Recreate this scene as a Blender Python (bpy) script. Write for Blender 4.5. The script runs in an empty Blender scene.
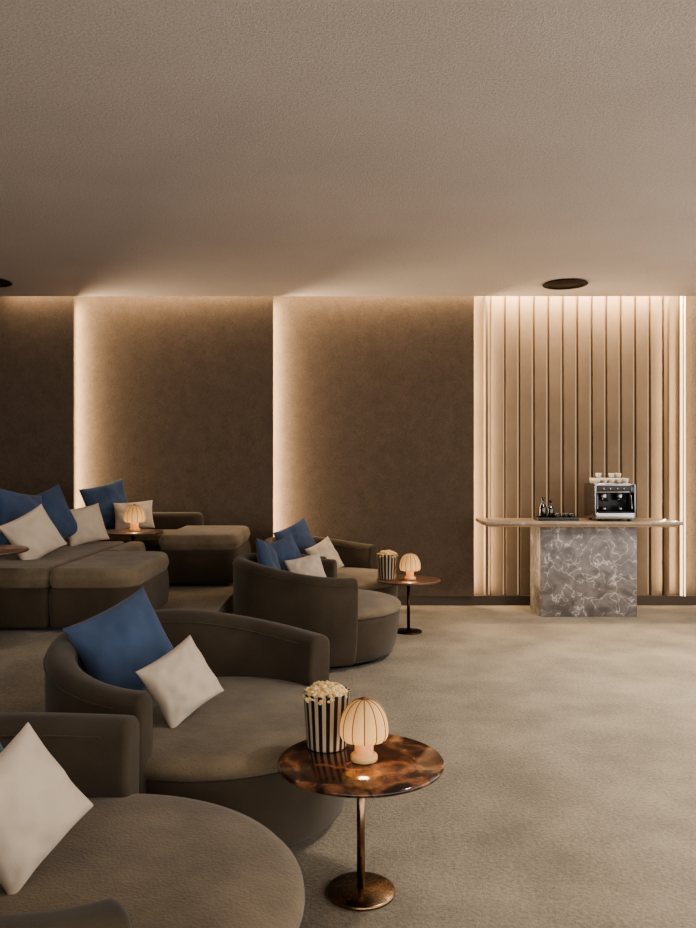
import bpy, bmesh, math, random
from mathutils import Vector, Matrix, noise
random.seed(3)
S=bpy.context.scene
COL=S.collection
PI=math.pi

# ---------------- materials ----------------
def newmat(name):
    m=bpy.data.materials.new(name); m.use_nodes=True
    nt=m.node_tree; b=nt.nodes['Principled BSDF']
    return m,nt,b
def rgb(r,g,b):
    f=lambda c:(c/255)/12.92 if c/255<=.04045 else (((c/255)+.055)/1.055)**2.4
    return (f(r),f(g),f(b),1)
def plain(name,c,rough=.5,metal=0,emit=None,es=0,coat=0):
    m,nt,b=newmat(name)
    b.inputs['Base Color'].default_value=c
    b.inputs['Roughness'].default_value=rough
    b.inputs['Metallic'].default_value=metal
    b.inputs['Coat Weight'].default_value=coat
    if emit:
        b.inputs['Emission Color'].default_value=emit
        b.inputs['Emission Strength'].default_value=es
    # faint procedural roughness variation
    n=nt.nodes.new('ShaderNodeTexNoise'); n.inputs['Scale'].default_value=25
    mr=nt.nodes.new('ShaderNodeMapRange'); mr.inputs['To Min'].default_value=max(0,rough-.04); mr.inputs['To Max'].default_value=min(1,rough+.04)
    nt.links.new(n.outputs['Fac'],mr.inputs['Value']); nt.links.new(mr.outputs['Result'],b.inputs['Roughness'])
    return m
def fabric(name,c1,c2,blotch=3,fine=180,bump=.25,bdist=.004,rough=.95,sheen=.3,sheenc=None,fine2=None,lo=.35,hi=.65,mottle=.25):
    m,nt,b=newmat(name)
    L=nt.links.new; N=nt.nodes.new
    tc=N('ShaderNodeTexCoord')
    n1=N('ShaderNodeTexNoise'); n1.inputs['Scale'].default_value=blotch; n1.inputs['Detail'].default_value=5; n1.inputs['Roughness'].default_value=.6
    n2=N('ShaderNodeTexNoise'); n2.inputs['Scale'].default_value=fine; n2.inputs['Detail'].default_value=3
    L(tc.outputs['Object'],n1.inputs['Vector']); L(tc.outputs['Object'],n2.inputs['Vector'])
    mr=N('ShaderNodeMapRange'); mr.inputs['From Min'].default_value=lo; mr.inputs['From Max'].default_value=hi
    L(n1.outputs['Fac'],mr.inputs['Value'])
    ma=N('ShaderNodeMath'); ma.operation='MULTIPLY_ADD'; ma.inputs[1].default_value=mottle*3; ma.inputs[2].default_value=-mottle*1.5
    L(n2.outputs['Fac'],ma.inputs[0])
    ad=N('ShaderNodeMath'); ad.operation='ADD'; ad.use_clamp=True
    L(mr.outputs['Result'],ad.inputs[0]); L(ma.outputs[0],ad.inputs[1])
    mx=N('ShaderNodeMix'); mx.data_type='RGBA'; mx.inputs['A'].default_value=c1; mx.inputs['B'].default_value=c2
    L(ad.outputs[0],mx.inputs['Factor']); L(mx.outputs['Result'],b.inputs['Base Color'])
    b.inputs['Roughness'].default_value=rough
    b.inputs['Specular IOR Level'].default_value=.2
    b.inputs['Sheen Weight'].default_value=sheen
    b.inputs['Sheen Roughness'].default_value=.5
    if sheenc: b.inputs['Sheen Tint'].default_value=sheenc
    bp=N('ShaderNodeBump'); bp.inputs['Strength'].default_value=bump; bp.inputs['Distance'].default_value=bdist
    h=n2.outputs['Fac']
    if fine2:
        n3=N('ShaderNodeTexNoise'); n3.inputs['Scale'].default_value=fine2; n3.inputs['Detail'].default_value=4
        L(tc.outputs['Object'],n3.inputs['Vector'])
        a2=N('ShaderNodeMath'); a2.operation='ADD'; L(n2.outputs['Fac'],a2.inputs[0]); L(n3.outputs['Fac'],a2.inputs[1]); h=a2.outputs[0]
    L(h,bp.inputs['Height']); L(bp.outputs['Normal'],b.inputs['Normal'])
    return m
def marble(name,base,base2,vein,scale=3,width=.03,rough=.2,dist=.6,coat=.3,spec=.5):
    m,nt,b=newmat(name); L=nt.links.new; N=nt.nodes.new
    b.inputs['Specular IOR Level'].default_value=spec
    tc=N('ShaderNodeTexCoord')
    n=N('ShaderNodeTexNoise'); n.inputs['Scale'].default_value=scale*.8; n.inputs['Detail'].default_value=6
    L(tc.outputs['Object'],n.inputs['Vector'])
    sc=N('ShaderNodeVectorMath'); sc.operation='SCALE'; sc.inputs['Scale'].default_value=dist
    L(n.outputs['Color'],sc.inputs[0])
    ad=N('ShaderNodeVectorMath'); ad.operation='ADD'; L(tc.outputs['Object'],ad.inputs[0]); L(sc.outputs[0],ad.inputs[1])
    v=N('ShaderNodeTexVoronoi'); v.feature='DISTANCE_TO_EDGE'; v.inputs['Scale'].default_value=scale
    L(ad.outputs[0],v.inputs['Vector'])
    cr=N('ShaderNodeMapRange'); cr.inputs['From Min'].default_value=0; cr.inputs['From Max'].default_value=width; cr.inputs['To Min'].default_value=1; cr.inputs['To Max'].default_value=0
    L(v.outputs['Distance'],cr.inputs['Value'])
    n2=N('ShaderNodeTexNoise'); n2.inputs['Scale'].default_value=scale*1.6; n2.inputs['Detail'].default_value=8; n2.inputs['Distortion'].default_value=1.5
    L(tc.outputs['Object'],n2.inputs['Vector'])
    mr=N('ShaderNodeMapRange'); mr.inputs['From Min'].default_value=.35; mr.inputs['From Max'].default_value=.65; L(n2.outputs['Fac'],mr.inputs['Value'])
    mx=N('ShaderNodeMix'); mx.data_type='RGBA'; mx.inputs['A'].default_value=base; mx.inputs['B'].default_value=base2
    L(mr.outputs['Result'],mx.inputs['Factor'])
    mask=N('ShaderNodeMapRange'); mask.inputs['From Min'].default_value=.36; mask.inputs['From Max'].default_value=.58; L(n2.outputs['Fac'],mask.inputs['Value'])
    mu=N('ShaderNodeMath'); mu.operation='MULTIPLY'; L(cr.outputs['Result'],mu.inputs[0]); L(mask.outputs['Result'],mu.inputs[1])
    m2=N('ShaderNodeMix'); m2.data_type='RGBA'; L(mu.outputs[0],m2.inputs['Factor']); L(mx.outputs['Result'],m2.inputs['A']); m2.inputs['B'].default_value=vein
    L(m2.outputs['Result'],b.inputs['Base Color'])
    b.inputs['Roughness'].default_value=rough; b.inputs['Coat Weight'].default_value=coat; b.inputs['Coat Roughness'].default_value=.08
    return m

M={}
M['sofa']=fabric('olive_brown_boucle',rgb(90,79,63),rgb(114,101,82),blotch=4,fine=110,bump=.6,bdist=.005,sheen=.15)
M['sofa_back']=fabric('dark_taupe_velvet',rgb(56,48,38),rgb(70,61,49),blotch=3,fine=220,bump=.25,bdist=.002,sheen=.12)
M['blue']=fabric('blue_linen',rgb(56,68,90),rgb(66,80,104),blotch=4,fine=350,bump=.3,bdist=.002,sheen=.15)
M['white']=fabric('cream_linen',rgb(174,160,143),rgb(184,170,153),blotch=4,fine=350,bump=.3,bdist=.002,sheen=.1)
M['carpet']=fabric('beige_carpet',rgb(108,99,84),rgb(142,131,113),blotch=2.0,fine=60,bump=.6,bdist=.009,sheen=.1,fine2=150,lo=.3,hi=.7,mottle=.6)
M['ceil']=fabric('plaster_ceiling',rgb(182,172,164),rgb(204,194,186),blotch=1.2,fine=75,bump=.6,bdist=.007,sheen=0,fine2=150,lo=.0,hi=1,mottle=.9)
M['panel']=fabric('brown_suede_panel',rgb(84,72,61),rgb(98,85,73),blotch=9,fine=60,bump=.25,bdist=.002,sheen=.1,lo=.2,hi=.8,mottle=.8)
M['flute']=fabric('fluted_panel_paint',rgb(122,107,91),rgb(132,116,99),blotch=2,fine=60,bump=.05,bdist=.001,sheen=0)
M['wallside']=fabric('side_wall_plaster',rgb(120,106,92),rgb(132,116,100),blotch=1,fine=60,bump=.1,sheen=0)
M['brass']=plain('aged_brass',rgb(140,116,92),.28,1)
M['bronze']=plain('dark_bronze',rgb(74,54,42),.3,1)
M['black']=plain('black_satin',rgb(18,17,17),.35)
M['dark']=plain('dark_trim',rgb(44,36,30),.6)
M['skirt']=plain('brown_skirting',rgb(70,59,49),.7)
M['steel']=plain('brushed_steel',rgb(150,150,152),.22,1)
M['ceramic']=plain('white_ceramic',rgb(205,198,188),.25,coat=.3)
M['wood']=plain('light_oak',rgb(166,134,100),.5)
M['rib']=plain('lamp_rib_brown',rgb(100,66,38),.6)
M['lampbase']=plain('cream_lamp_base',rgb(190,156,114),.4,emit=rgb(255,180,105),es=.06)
M['tabletop']=marble('brown_marble_top',rgb(26,15,11),rgb(72,42,29),rgb(136,92,64),scale=4.5,width=.12,rough=.12,dist=.45,coat=.2,spec=.4)
M['woodtop']=plain('walnut_top',rgb(80,57,43),.35,coat=.2)
M['marble']=marble('grey_marble',rgb(86,80,77),rgb(122,115,111),rgb(190,182,175),scale=3.6,width=.034,rough=.4,dist=1.1,coat=.0)
M['slab']=marble('counter_stone',rgb(112,98,84),rgb(138,122,105),rgb(170,156,140),scale=3,width=.02,rough=.3)
M['glass']=plain('dark_glass_bottle',rgb(20,14,10),.08,coat=.8)
M['led']=plain('led_diffuser',(1,.85,.65,1),.5,emit=(1,.70,.42,1),es=1.2)
M['ledsoft']=plain('led_diffuser_dim',rgb(150,120,90),.5,emit=(1,.68,.40,1),es=.2)

def shade_mat():
    m,nt,b=newmat('lamp_shade_glow'); L=nt.links.new; N=nt.nodes.new
    b.inputs['Base Color'].default_value=rgb(180,142,96)
    b.inputs['Roughness'].default_value=.6
    tc=N('ShaderNodeTexCoord'); sx=N('ShaderNodeSeparateXYZ'); L(tc.outputs['Object'],sx.inputs[0])
    mr=N('ShaderNodeMapRange'); mr.inputs['From Min'].default_value=.09; mr.inputs['From Max'].default_value=.23
    mr.inputs['To Min'].default_value=.52; mr.inputs['To Max'].default_value=.06
    L(sx.outputs['Z'],mr.inputs['Value'])
    b.inputs['Emission Color'].default_value=rgb(255,190,116)
    L(mr.outputs['Result'],b.inputs['Emission Strength'])
    return m
M['shade']=shade_mat()
def bucket_mat():
    m,nt,b=newmat('striped_bucket'); L=nt.links.new; N=nt.nodes.new
    tc=N('ShaderNodeTexCoord'); sx=N('ShaderNodeSeparateXYZ'); L(tc.outputs['Object'],sx.inputs[0])
    at=N('ShaderNodeMath'); at.operation='ARCTAN2'; L(sx.outputs['Y'],at.inputs[0]); L(sx.outputs['X'],at.inputs[1])
    mu=N('ShaderNodeMath'); mu.operation='MULTIPLY'; mu.inputs[1].default_value=18; L(at.outputs[0],mu.inputs[0])
    si=N('ShaderNodeMath'); si.operation='SINE'; L(mu.outputs[0],si.inputs[0])
    gt=N('ShaderNodeMath'); gt.operation='GREATER_THAN'; gt.inputs[1].default_value=0; L(si.outputs[0],gt.inputs[0])
    mx=N('ShaderNodeMix'); mx.data_type='RGBA'; mx.inputs['A'].default_value=rgb(34,28,26); mx.inputs['B'].default_value=rgb(172,157,136)
    L(gt.outputs[0],mx.inputs['Factor']); L(mx.outputs['Result'],b.inputs['Base Color']); b.inputs['Roughness'].default_value=.5
    return m
M['bucket']=bucket_mat()
M['popcorn']=fabric('popcorn_kernels',rgb(200,164,106),rgb(218,195,152),blotch=40,fine=90,bump=.3,sheen=0)

# ---------------- mesh helpers ----------------
def obj(name,bm,mat,smooth=True,loc=(0,0,0),rot=(0,0,0),parent=None,autos=None):
    me=bpy.data.meshes.new(name); bmesh.ops.recalc_face_normals(bm,faces=bm.faces[:]); bm.to_mesh(me); bm.free()
    if smooth:
        for p in me.polygons: p.use_smooth=True
    o=bpy.data.objects.new(name,me); COL.objects.link(o)
    if mat: me.materials.append(mat)
    o.location=loc; o.rotation_euler=rot
    if parent: o.parent=parent
    return o
def empty(name,loc,rz=0):
    e=bpy.data.objects.new(name,None); e.empty_display_size=.1; COL.objects.link(e)
    e.location=loc; e.rotation_euler=(0,0,rz); return e
def bevelmod(o,w,seg=3,ang=35):
    b=o.modifiers.new('bev','BEVEL'); b.width=w; b.segments=seg; b.limit_method='ANGLE'; b.angle_limit=math.radians(ang)
    b.harden_normals=False
def box(name,x0,x1,y0,y1,z0,z1,mat,bev=0,seg=3,parent=None,loc=(0,0,0),smooth=None):
    bm=bmesh.new(); bmesh.ops.create_cube(bm,size=1)
    for v in bm.verts:
        v.co=Vector(((x0+x1)/2+v.co.x*(x1-x0),(y0+y1)/2+v.co.y*(y1-y0),(z0+z1)/2+v.co.z*(z1-z0)))
    o=obj(name,bm,mat,smooth=bev>0 if smooth is None else smooth,parent=parent,loc=loc)
    if bev: bevelmod(o,bev,seg)
    return o
def plan_block(name,pts,z0,z1,r,mat,parent=None,it=3,puff=.012):
    """upholstered block extruded from a rounded plan outline, soft top and bottom edges"""
    P=[Vector((a,b)) for a,b in pts]
    for _ in range(it):
        Q=[]
        for i in range(len(P)):
            a,b=P[i],P[(i+1)%len(P)]
            Q.append(a*.75+b*.25); Q.append(a*.25+b*.75)
        P=Q
    n=len(P)
    area2=sum(P[i].x*P[(i+1)%n].y-P[(i+1)%n].x*P[i].y for i in range(n))
    sg=1 if area2>0 else -1
    Nn=[]
    for i in range(n):
        d=(P[(i+1)%n]-P[i-1]).normalized(); Nn.append(Vector((d.y,-d.x))*sg)
    levels=[]
    for k in range(0,5):
        a=k/4*PI/2; levels.append((-r*(1-math.sin(a)),z0+r*(1-math.cos(a))))
    h=z1-z0
    for k in range(1,5):
        t=k/5; levels.append((puff*math.sin(PI*t),z0+r+(h-2*r)*t))
    for k in range(0,6):
        a=k/5*PI/2; levels.append((-r*(1-math.cos(a)),z1-r+r*math.sin(a)))
    bm=bmesh.new(); rings=[]
    for off,z in levels:
        rings.append([bm.verts.new((P[i].x+Nn[i].x*off,P[i].y+Nn[i].y*off,z)) for i in range(n)])
    for A,Bq in zip(rings,rings[1:]):
        for i in range(n):
            j=(i+1)%n; bm.faces.new((A[i],A[j],Bq[j],Bq[i]))
    bm.faces.new(rings[0]); bm.faces.new(rings[-1])
    o=obj(name,bm,mat,parent=parent)
    o.data.polygons[-1].use_smooth=False; o.data.polygons[-2].use_smooth=False
    return o
def rrect(x0,x1,y0,y1,rs):
    """ccw rounded rectangle outline; rs = radii at (x0,y0),(x1,y0),(x1,y1),(x0,y1)"""
    out=[]
    for (cx,cy,a0),r in zip(((x0,y0,180),(x1,y0,270),(x1,y1,0),(x0,y1,90)),rs):
        sx=1 if cx==x0 else -1; sy=1 if cy==y0 else -1
        ox,oy=cx+sx*r,cy+sy*r
        k=8
        for i in range(k+1):
            a=math.radians(a0+90*i/k); out.append((ox+r*math.cos(a),oy+r*math.sin(a)))
    return out
def lathe(name,prof,mat,seg=64,parent=None,loc=(0,0,0),rfun=None,close=True):
    bm=bmesh.new(); rings=[]
    for r,z in prof:
        if r<1e-5: rings.append([bm.verts.new((0,0,z))])
        else:
            ring=[]
            for i in range(seg):
                a=2*PI*i/seg; rr=r*(rfun(a,z) if rfun else 1)
                ring.append(bm.verts.new((rr*math.cos(a),rr*math.sin(a),z)))
            rings.append(ring)
    for a,b in zip(rings,rings[1:]):
        if len(a)==1 and len(b)==1: continue
        for i in range(seg):
            j=(i+1)%seg
            if len(a)==1: bm.faces.new((a[0],b[i],b[j]))
            elif len(b)==1: bm.faces.new((a[i],a[j],b[0]))
            else: bm.faces.new((a[i],a[j],b[j],b[i]))
    return obj(name,bm,mat,parent=parent,loc=loc)
def tube(name,pts,r,mat,parent=None,cyc=False,res=3):
    cu=bpy.data.curves.new(name,'CURVE'); cu.dimensions='3D'; cu.bevel_depth=r; cu.bevel_resolution=res
    sp=cu.splines.new('POLY'); sp.points.add(len(pts)-1)
    for p,c in zip(sp.points,pts): p.co=(*c,1)
    sp.use_cyclic_u=cyc; cu.use_fill_caps=True
    cu.materials.append(mat)
    o=bpy.data.objects.new(name,cu); COL.objects.link(o)
    dg=bpy.context.evaluated_depsgraph_get(); me=bpy.data.meshes.new_from_object(o.evaluated_get(dg))
    for p in me.polygons: p.use_smooth=True
    n=bpy.data.objects.new(name,me); COL.objects.link(n); n.parent=parent
    bpy.data.objects.remove(o); n.name=name
    return n

# ---------------- room ----------------
CEIL=3.24; YB=8.62; XL=-4.6; XR=5.4; YF=-2.5
box('floor',XL,XR,YF,YB,-.1,0,M['carpet'])
box('ceiling',XL,XR,YF,8.3,CEIL,CEIL+.25,M['ceil'])
box('wall_back',XL,XR,YB,YB+.12,0,CEIL+.4,M['wallside'])
box('ceiling_cove_cap',XL,XR,8.3,YB,CEIL+.25,CEIL+.3,M['ceil'])
box('wall_left',XL-.12,XL,YF,YB+.12,0,CEIL+.4,M['wallside'])
box('wall_right',XR,XR+.12,6.5,YB+.12,0,CEIL+.4,M['wallside'])
box('baseboard_back',XL,XR,8.49,YB,0,.1,M['skirt'])

LED=(1,.76,.50)
def area(name,loc,rot,sx,sy,power,col=LED,spread=180):
    l=bpy.data.lights.new(name,'AREA'); l.shape='RECTANGLE'; l.size=sx; l.size_y=sy; l.energy=power; l.color=col
    l.spread=math.radians(spread)
    o=bpy.data.objects.new(name,l); COL.objects.link(o); o.location=loc; o.rotation_euler=rot; return o
# angled wall panels (right edge forward, left edge recessed); each LED profile
# sits behind the forward edge and shines across the next panel
def wpanel(x0,x1):
    bm=bmesh.new(); z0,z1=.1,CEIL+.1
    pts=[(x0,8.590),(x1,8.445),(x1,8.457),(x0,8.602)]
    lo=[bm.verts.new((x,y,z0)) for x,y in pts]; hi=[bm.verts.new((x,y,z1)) for x,y in pts]
    bm.faces.new(lo); bm.faces.new(hi)
    for i in range(4):
        j=(i+1)%4; bm.faces.new((lo[i],lo[j],hi[j],hi[i]))
    return obj('wall_panel',bm,M['panel'],smooth=False)
wpanel(-4.6,-2.90); wpanel(-2.96,-.79); wpanel(-.85,1.33)
wpanel(3.56,5.35)
for i,x in enumerate([-2.90,-.79]):
    box('trim_%d'%(i+1),x-.060,x-.050,8.475,8.555,.1,CEIL+.05,M['led'])  # LED strip tucked behind the panel edge
    area('led_glow',(x-.045,8.520,1.68),(0,-PI/2,0),3.05,.06,33)
# niche
box('niche_back_panel',1.27,3.55,8.59,8.615,.1,CEIL+.1,M['flute'])
bm=bmesh.new()
x0,x1=1.50,3.36; n=12; per=(x1-x0)/n; prof=[]
for k in range(n):
    a=x0+k*per
    for t,d in [(0,.0),(.20,.0),(.202,.038),(.23,.044),(.96,.044),(.99,.038),(.992,0)]:
        prof.append((a+t*per,8.588-d))
    box('slat_gap_led',a+.03*per,a+.12*per,8.578,8.584,.1,CEIL+.05,M['ledsoft'])
prof.append((x1,8.588))
lo=[bm.verts.new((x,y,.1)) for x,y in prof]; hi=[bm.verts.new((x,y,CEIL+.06)) for x,y in prof]
for i in range(len(prof)-1): bm.faces.new((lo[i],lo[i+1],hi[i+1],hi[i]))
obj('fluted_wall_panel',bm,M['flute'],smooth=False)
for x in (1.455,3.375):
    box('niche_trim',x,x+.03,8.47,8.59,.1,CEIL+.06,M['flute'],bev=.005)
box('trim_3',1.275,1.285,8.49,8.56,.1,CEIL+.05,M['led'])  # LED strip at the left side of the niche
box('trim_4',3.535,3.55,8.49,8.52,.1,CEIL+.05,M['led'])  # LED strip at the right side of the niche
area('led_glow',(1.292,8.53,1.68),(0,-PI/2,0),3.05,.06,14)
area('led_glow',(3.527,8.52,1.68),(0,PI/2,0),3.05,.06,8)
# LED profiles on the inner faces of the niche trims graze across the flutes
area('led_glow',(1.488,8.50,1.68),(0,-PI/2,0),3.05,.03,6)
area('led_glow',(3.372,8.50,1.68),(0,PI/2,0),3.05,.03,5)
box('trim_5',3.565,3.575,8.47,8.49,.1,CEIL+.05,M['led'])  # LED strip for the rightmost panel
area('led_glow',(3.582,8.50,1.68),(0,-PI/2,0),3.05,.05,10)
# cove wash
area('cove_led_light',(.3,8.40,CEIL+.18),(math.radians(8),0,0),7.9,.05,52)
area('cove_led_light_niche',(2.43,8.42,CEIL+.16),(0,0,0),2.0,.05,32)

# ceiling speakers
def speaker(x,y):
    e=empty('ceiling_speaker',(x,y,CEIL))
    lathe('trim_ring',[(.17,-.002),(.205,-.004),(.215,-.012),(.21,-.018),(.185,-.02),(.17,-.012),(.17,-.002)],M['dark'],parent=e)
    lathe('grille',[(0,-.01),(.17,-.008),(.18,-.001),(0,-.001)],M['dark'],parent=e)
M['dark'].node_tree.nodes['Principled BSDF'].inputs['Specular IOR Level'].default_value=.1
speaker(2.09,7.7); speaker(-3.42,7.6)

# raised platform
bm=bmesh.new()
ZP=.42
pl=[(XL,1.0),(-1.46,1.0),(-1.46,2.75),(-1.32,2.75),(-1.32,4.28),(-.96,4.28),(-.96,8.44),(XL,8.44)]
lo=[bm.verts.new((x,y,0)) for x,y in pl]; hi=[bm.verts.new((x,y,ZP)) for x,y in pl]
bm.faces.new(lo); bm.faces.new(hi)
for i in range(len(pl)):
    j=(i+1)%len(pl); bm.faces.new((lo[i],lo[j],hi[j],hi[i]))
obj('floor_platform',bm,M['carpet'],smooth=False)

# ---------------- furniture ----------------
def loveseat(cx,cy,face,span=222):
    """face: direction (deg) the open side looks at"""
    e=empty('round_loveseat',(cx,cy,0),math.radians(face))
    off=.05; r=.60
    p=[(0,.035),(r-.08,.035),(r-.05,.05),(r-.035,.10),(r-.012,.22),(r-.002,.32),(r,.355)]
    lathe('seat_base',p+[(r-.01,.365),(0,.365)],M['sofa_back'],seg=96,parent=e,loc=(off,0,0))
    p=[(0,.36),(r-.03,.36),(r+.002,.368),(r+.012,.385),(r+.010,.405),(r-.008,.424),(r-.04,.434),(r-.12,.440),(.3,.446),(0,.448)]
    lathe('seat_cushion',p,M['sofa'],seg=96,parent=e,loc=(off,0,0))
    lathe('plinth',[(0,0),(.47,0),(.47,.045),(0,.045)],M['black'],seg=64,parent=e,loc=(off,0,0))
    bm=bmesh.new(); N=72; ro=.66; th=.115; rr=.05
    rings=[]
    a0=math.radians(180-span/2); a1=math.radians(180+span/2)
    for i in range(N+1):
        t=i/N; a=a0+(a1-a0)*t
        s=abs(2*t-1); k=max(0,min(1,(s-.15)/.85)); k=k*k*(3-2*k)
        zt=.775-.10*k
        pr=[(ro-.055,.04),(ro-.025,.12),(ro-.008,.25),(ro,.40),(ro+.004,zt-rr)]
        c_o=(ro+.004-rr,zt-rr); c_i=(ro-th+rr,zt-rr)
        for q in range(1,6):
            an=q/5*PI/2; pr.append((c_o[0]+rr*math.cos(an),c_o[1]+rr*math.sin(an)))
        for q in range(0,6):
            an=PI/2+q/5*PI/2; pr.append((c_i[0]+rr*math.cos(an),c_i[1]+rr*math.sin(an)))
        pr+= [(ro-th-.012,.5),(ro-th,.43),(ro-th-.0,.04)]
        rings.append([bm.verts.new((q[0]*math.cos(a),q[0]*math.sin(a),q[1])) for q in pr])
    m=len(rings[0])
    for A,B in zip(rings,rings[1:]):
        for i in range(m):
            j=(i+1)%m; bm.faces.new((A[i],A[j],B[j],B[i]))
    bm.faces.new(rings[0]); bm.faces.new(rings[-1])
    o=obj('backrest_shell',bm,M['sofa_back'],parent=e); bevelmod(o,.022,4,50)
    for nm,R in (('outer_seam',ro+.006),('inner_seam',ro-th-.003)):
        pts=[]
        for i in range(3,N-2):
            t=i/N; a=a0+(a1-a0)*t; s=abs(2*t-1); k=max(0,min(1,(s-.15)/.85)); k=k*k*(3-2*k); zt=.775-.10*k
            pts.append((R*math.cos(a),R*math.sin(a),zt-.052))
        tube(nm,pts,.0035,M['sofa_back'],parent=e)
    return e
loveseat(-.77,2.01,14)
loveseat(-.61,3.48,-32)
loveseat(-.24,6.33,8)
loveseat(-.16,7.74,-24)

def pillow(x,y,z,w,h,t,yaw,tilt,roll,mat,seed=0):
    """yaw: direction (deg) the face looks toward; tilt leans back; roll spins in its plane"""
    n=26; bm=bmesh.new(); grid={}
    for side in (1,-1):
        for i in range(n+1):
            for j in range(n+1):
                u=2*i/n-1; v=2*j/n-1
                if side==-1 and (i in(0,n) or j in (0,n)):
                    grid[(side,i,j)]=grid[(1,i,j)]; continue
                px=u*w/2*(1-.09*(1-v*v)*u*u); pz=v*h/2*(1-.09*(1-u*u)*v*v)
                th=t/2*max(0,(1-u**2)*(1-v**2))**.48
                nz=noise.noise(Vector((u*1.8+seed*7,v*1.8,side*3)))*.018+noise.noise(Vector((u*4+seed,v*4,side)))*.007
                cr=.007*math.sin(10*math.atan2(abs(v)-1,abs(u)-1))*(u*u*v*v)
                edge=min(1,6*(1-max(abs(u),abs(v))))
                grid[(side,i,j)]=bm.verts.new((px,side*(th+(nz+cr)*edge),pz))
    for side in (1,-1):
        for i in range(n):
            for j in range(n):
                bm.faces.new([grid[(side,a,b)] for a,b in ((i,j),(i+1,j),(i+1,j+1),(i,j+1))])
    o=obj('throw_pillow',bm,mat)
    R=Matrix.Rotation(math.radians(yaw+90),4,'Z')@Matrix.Rotation(math.radians(-tilt),4,'X')@Matrix.Rotation(math.radians(roll),4,'Y')
    o.matrix_world=Matrix.Translation((x,y,z))@R
    s=o.modifiers.new('s','SUBSURF'); s.levels=1; s.render_levels=1
    return o
B,W=M['blue'],M['white']
# front loveseat
pillow(-.84,2.05,.620,.31,.31,.14,-38,20,-28,W,1)
pillow(-1.06,2.18,.66,.42,.42,.14,-5,18,-8,B,2)
# second
pillow(-.97,3.50,.69,.43,.43,.15,-50,20,-20,B,3)
pillow(-.69,3.31,.60,.31,.29,.13,-48,24,-22,W,4)
# third
pillow(-.62,6.32,.70,.42,.42,.13,-5,18,12,B,5)
pillow(-.52,6.60,.70,.40,.40,.13,-40,18,-12,B,6)
pillow(-.33,6.45,.62,.34,.30,.12,-60,20,-10,W,7)
# fourth
pillow(-.49,7.82,.72,.42,.42,.13,-55,18,-20,B,8)
pillow(-.22,7.58,.61,.34,.34,.12,-50,22,-20,W,9)

# modular sectionals on the platform
def sofa_D():
    e=empty('sectional_sofa',(0,0,0))
    f=M['sofa_back']; s=M['sofa']
    L1=rrect(-2.60,-1.925,5.12,6.98,(.05,.05,.05,.05))
    R1=rrect(-1.920,-1.36,5.12,6.20,(.05,.17,.17,.05))
    R2=rrect(-1.920,-1.76,6.21,6.98,(.05,.05,.06,.05))
    for nm,P in (('1',L1),('2',R1),('3',R2)):
        plan_block('seat_base_'+nm,P,.45,.71,.025,f,e,it=0,puff=.008)
        plan_block('seat_cushion_'+nm,P,.69,.83,.04,s,e,it=0,puff=.008)
    plan_block('backrest_1',rrect(-2.93,-2.61,5.08,6.10,(.06,.06,.06,.06)),.45,1.10,.05,f,e,it=0,puff=.01)
    plan_block('backrest_2',rrect(-2.93,-2.61,6.12,7.10,(.06,.06,.10,.06)),.45,1.10,.05,f,e,it=0,puff=.01)
    box('plinth',-2.85,-1.46,5.2,6.1,ZP,.47,M['black'],parent=e)
    box('plinth_rear',-2.85,-1.85,6.1,6.9,ZP,.47,M['black'],parent=e)
def sofa_E():
    e=empty('sectional_sofa',(0,0,0))
    f=M['sofa_back']; s=M['sofa']
    C=rrect(-1.66,-.985,7.0,8.12,(.06,.13,.13,.05))
    plan_block('chaise_base',C,.45,.75,.035,f,e,it=0,puff=.02)
    plan_block('chaise_cushion',C,.73,.88,.045,s,e,it=0,puff=.010)
    D=rrect(-3.3,-1.67,7.62,8.12,(.05,.05,.05,.05))
    plan_block('seat_base',D,.45,.72,.03,f,e,it=0)
    plan_block('seat_cushion',D,.71,.84,.045,s,e,it=0)
    plan_block('backrest_1',rrect(-3.3,-2.42,8.13,8.39,(.06,.06,.06,.06)),.45,1.00,.05,f,e,it=0)
    plan_block('backrest_2',rrect(-2.41,-1.50,8.13,8.39,(.06,.09,.09,.06)),.45,1.00,.05,f,e,it=0)
    box('plinth_chaise',-1.62,-1.06,7.1,8.08,ZP,.47,M['black'],parent=e)
    box('plinth',-3.25,-1.62,7.68,8.34,ZP,.47,M['black'],parent=e)
sofa_D(); sofa_E()
pillow(-2.44,5.98,1.08,.46,.46,.14,-20,14,10,B,10)
pillow(-2.24,5.70,.99,.38,.36,.13,-45,20,-25,W,11)
pillow(-2.40,6.42,1.07,.46,.46,.14,-35,16,-18,B,12)
pillow(-2.20,6.68,.99,.38,.34,.13,-45,20,-8,W,13)
pillow(-2.40,7.98,1.09,.46,.46,.14,-60,14,-14,B,14)
pillow(-2.12,7.92,.99,.40,.30,.13,-75,20,-4,W,15)

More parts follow.
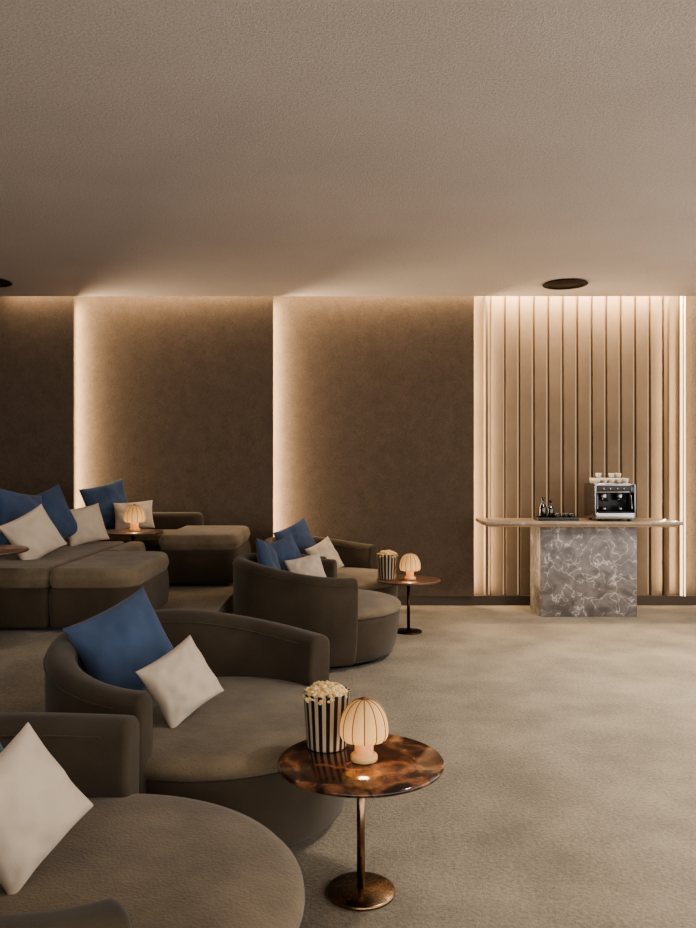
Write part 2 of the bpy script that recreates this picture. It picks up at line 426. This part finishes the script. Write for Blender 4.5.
# ---------------- side tables ----------------
def side_table(x,y,z,h,rt,top,leg,base):
    e=empty('side_table',(x,y,z))
    lathe('top',[(0,h-.02),(rt-.012,h-.02),(rt-.003,h-.016),(rt,h-.010),(rt-.003,h-.003),(rt-.010,h),(0,h)],top,seg=96,parent=e)
    lathe('top_plate',[(0,h-.028),(.07,h-.028),(.07,h-.019),(0,h-.019)],leg,seg=32,parent=e)
    lathe('stem',[(0,.01),(.014,.01),(.014,h-.025),(0,h-.025)],leg,seg=24,parent=e)
    lathe('base',[(0,0),(.118,0),(.121,.003),(.121,.010),(.117,.014),(.03,.016),(.016,.02),(0,.02)],base,seg=64,parent=e)
    return e
side_table(.045,2.80,0,.467,.292,M['tabletop'],M['brass'],M['brass'])
side_table(.54,7.14,0,.474,.285,M['woodtop'],M['bronze'],M['bronze'])
side_table(-1.97,7.33,ZP,.465,.275,M['woodtop'],M['bronze'],M['bronze'])
side_table(-2.25,4.88,ZP,.56,.285,M['woodtop'],M['bronze'],M['bronze'])

def table_lamp(x,y,z,power=1.2,sc=1):
    e=empty('table_lamp',(x,y,z)); e.scale=(sc,sc,sc)
    lathe('base',[(0,0),(.046,0),(.049,.004),(.049,.018),(.045,.023),(.034,.026),(.034,.078),(.030,.085),(.012,.09),(0,.09)],M['lampbase'],seg=48,parent=e)
    NR=12
    rf=lambda a,z:1+.04*abs(math.sin(a*NR/2))-.02
    R=.088
    p=[(R*.80,.076),(R*.90,.079),(R*.985,.093),(R*1.0,.113)]
    for k in range(1,13):
        an=k/12*PI/2; p.append((R*math.cos(an)**.85 if k<12 else .0,.113+.108*math.sin(an)))
    lathe('shade',p,M['shade'],seg=144,parent=e,rfun=rf)
    for k in range(NR):
        a=2*PI*k/NR; pts=[(rr*.985*math.cos(a),rr*.985*math.sin(a),zz) for rr,zz in p]
        tube('rib_%d'%(k+1),pts,.0018,M['rib'],parent=e,res=1)
    lathe('finial',[(0,.217),(.012,.219),(.012,.225),(.005,.229),(0,.230)],M['rib'],seg=16,parent=e)
    l=bpy.data.lights.new('bulb','POINT'); l.energy=power; l.color=(1,.70,.42); l.shadow_soft_size=.02
    o=bpy.data.objects.new('bulb',l); COL.objects.link(o); o.parent=e; o.location=(0,0,.125)
    return e
table_lamp(.056,2.79,.468,.6,.96)
table_lamp(.55,7.10,.475,1.2,1.05)
table_lamp(-1.95,7.31,ZP+.466,1.2,1.08)
table_lamp(-2.22,4.88,ZP+.561,1.2)

def popcorn(x,y,z,s=1):
    e=empty('popcorn_bucket',(x,y,z))
    rb,rt,h=.070*s,.086*s,.198*s
    lathe('bucket',[(0,0),(rb,0),(rb+.002,.004),(rt,h),(rt+.003,h+.002),(rt+.001,h+.004),(rt-.004,h),(rb-.003,.01),(0,.008)],M['bucket'],seg=72,parent=e)
    bm=bmesh.new()
    for k in range(260):
        a=random.uniform(0,2*PI); q=math.sqrt(random.random()); rr=q*(rt-.006)
        zz=h-.012+ .034*s*(1-q*q)+random.uniform(-.006,.006)
        c=Vector((rr*math.cos(a),rr*math.sin(a),zz))
        for m_ in range(3):
            d=Vector((random.gauss(0,1),random.gauss(0,1),random.gauss(0,1))).normalized()*.006
            r=random.uniform(.006,.0095)
            bmesh.ops.create_icosphere(bm,subdivisions=1,radius=r,matrix=Matrix.Translation(c+d))
    obj('popcorn',bm,M['popcorn'],parent=e)
popcorn(-.078,2.93,.468)
popcorn(.35,7.16,.475,1.1)

# ---------------- counter ----------------
e=empty('marble_bar_counter',(0,0,0))
box('marble_pedestal',1.89,2.84,7.86,8.30,0,.885,M['marble'],bev=.004,seg=2,parent=e)
box('counter_underlay',1.36,3.22,7.79,8.34,.885,.905,M['wood'],bev=.003,seg=2,parent=e)
box('counter_top',1.33,3.25,7.76,8.36,.905,.937,M['slab'],bev=.005,seg=2,parent=e)

ZC=.938
def espresso(x,y):
    e=empty('espresso_machine',(x,y,ZC))
    bl,st,ce=M['black'],M['steel'],M['ceramic']
    box('drip_base',-.19,.19,-.20,.17,.02,.085,st,bev=.008,parent=e)
    box('drip_tray',-.17,.17,-.205,-.02,.082,.092,bl,bev=.002,parent=e)
    box('rear_body',-.19,.19,.0,.17,.08,.36,bl,bev=.012,parent=e)
    box('head',-.195,.195,-.14,.175,.27,.37,st,bev=.012,parent=e)
    box('control_panel',-.17,.17,-.147,-.138,.29,.35,bl,bev=.003,parent=e)
    box('side_l',-.20,-.188,-.19,.17,.03,.36,st,bev=.004,parent=e)
    box('side_r',.188,.20,-.19,.17,.03,.36,st,bev=.004,parent=e)
    for k,xx in enumerate((-.10,-.035,.035,.10)):
        lathe('button_%d'%k,[(0,0),(.012,0),(.012,.008),(0,.008)],st,seg=16,parent=e,loc=(xx,-.147,.315)).rotation_euler=(PI/2,0,0)
    for k,xx in enumerate((-.08,.08)):
        lathe('group_head_%d'%k,[(0,.22),(.036,.22),(.038,.23),(.038,.262),(.03,.275),(0,.275)],st,seg=24,parent=e,loc=(xx,-.075,0))
        lathe('portafilter_%d'%k,[(0,.19),(.012,.19),(.03,.20),(.033,.222),(0,.222)],st,seg=24,parent=e,loc=(xx,-.075,0))
        tube('portafilter_handle_%d'%k,[(xx,-.10,.21),(xx,-.17,.205),(xx,-.23,.195)],.010,bl,parent=e)
        lathe('cup_%d'%k,[(0,.092),(.02,.092),(.026,.11),(.028,.135),(.025,.135),(.018,.1),(0,.1)],st,seg=24,parent=e,loc=(xx,-.09,0))
    for k,s in enumerate((-1,1)):
        tube('steam_wand_%d'%k,[(s*.16,-.13,.28),(s*.165,-.165,.24),(s*.17,-.175,.12)],.005,st,parent=e)
    for k,(xx,yy) in enumerate([(-.15,-.15),(.15,-.15),(-.15,.13),(.15,.13)]):
        lathe('foot_%d'%k,[(0,0),(.018,0),(.018,.022),(0,.022)],bl,seg=16,parent=e,loc=(xx,yy,0))
    k=0
    for xx in (-.14,-.07,0,.07,.14):
        for yy in (-.08,.0,.09):
            lathe('stacked_cup_%d'%k,[(0,.37),(.018,.37),(.026,.395),(.030,.42),(.027,.42),(.018,.38),(0,.38)],ce,seg=20,parent=e,loc=(xx,yy,0)); k+=1
    for xx in (.03,.10,-.10):
        lathe('stacked_cup_%d'%k,[(0,.42),(.018,.42),(.026,.445),(.030,.47),(.027,.47),(.018,.43),(0,.43)],ce,seg=20,parent=e,loc=(xx,.02,0)); k+=1
espresso(2.63,8.06)
e=empty('serving_tray',(2.09,8.05,ZC))
box('tray_plate',-.20,.20,-.12,.12,0,.01,M['black'],bev=.004,parent=e)
for nm,a in (('rim_f',(-.20,.20,-.12,-.112)),('rim_b',(-.20,.20,.112,.12)),('rim_l',(-.20,-.192,-.112,.112)),('rim_r',(.192,.20,-.112,.112))):
    box(nm,*a,.008,.03,M['black'],bev=.002,parent=e)
def bottle(nm,x,y,s,mat):
    lathe(nm,[(0,.011),(.032*s,.011),(.036*s,.02),(.036*s,.11*s),(.032*s,.13*s),(.014*s,.155*s),(.012*s,.195*s),(.016*s,.2*s),(.016*s,.215*s),(0,.215*s)],mat,seg=28,parent=e,loc=(x,y,0))
bottle('bottle_1',-.12,.03,1.05,M['glass']); bottle('bottle_2',-.05,.0,.95,M['glass'])
for k,(xx,yy) in enumerate([(.03,.03),(.09,-.03),(.14,.04),(0.0,-.06),(.15,-.06)]):
    lathe('dark_cup_%d'%k,[(0,.011),(.02,.011),(.03,.03),(.033,.065),(.029,.065),(.02,.02),(0,.02)],M['black'],seg=24,parent=e,loc=(xx,yy,0))

# ---------------- lights ----------------
def spot(loc,power,size=110,blend=1,col=(1,.92,.83),soft=.15,tgt=None):  # spots added under the ceiling as general fill, without fixtures
    l=bpy.data.lights.new('downlight','SPOT'); l.energy=power; l.spot_size=math.radians(size); l.spot_blend=blend; l.color=col; l.shadow_soft_size=soft
    o=bpy.data.objects.new('downlight',l); COL.objects.link(o); o.location=loc
    if tgt:
        d=Vector(tgt)-Vector(loc); o.rotation_euler=d.to_track_quat('-Z','Y').to_euler()
    return o
spot((2.7,5.6,CEIL-.03),560,120)  # added to brighten the right floor and its bounce onto the ceiling
spot((1.9,3.0,CEIL-.03),240,125)
spot((-2.0,5.0,CEIL-.03),30,120)

w=bpy.data.worlds.new('World'); S.world=w; w.use_nodes=True
bg=w.node_tree.nodes['Background']; bg.inputs['Color'].default_value=(1,.95,.90,1); bg.inputs['Strength'].default_value=2.0

# ---------------- camera ----------------
cam=bpy.data.cameras.new('Camera'); co=bpy.data.objects.new('Camera',cam); COL.objects.link(co)
co.location=(0,0,1.5); co.rotation_euler=(PI/2,0,0)
cam.sensor_fit='HORIZONTAL'; cam.sensor_width=36; cam.lens=800/696*36; cam.clip_start=.05
S.camera=co
S.view_settings.view_transform='AgX'
S.view_settings.look='AgX - Medium High Contrast'
S.view_settings.exposure=.68
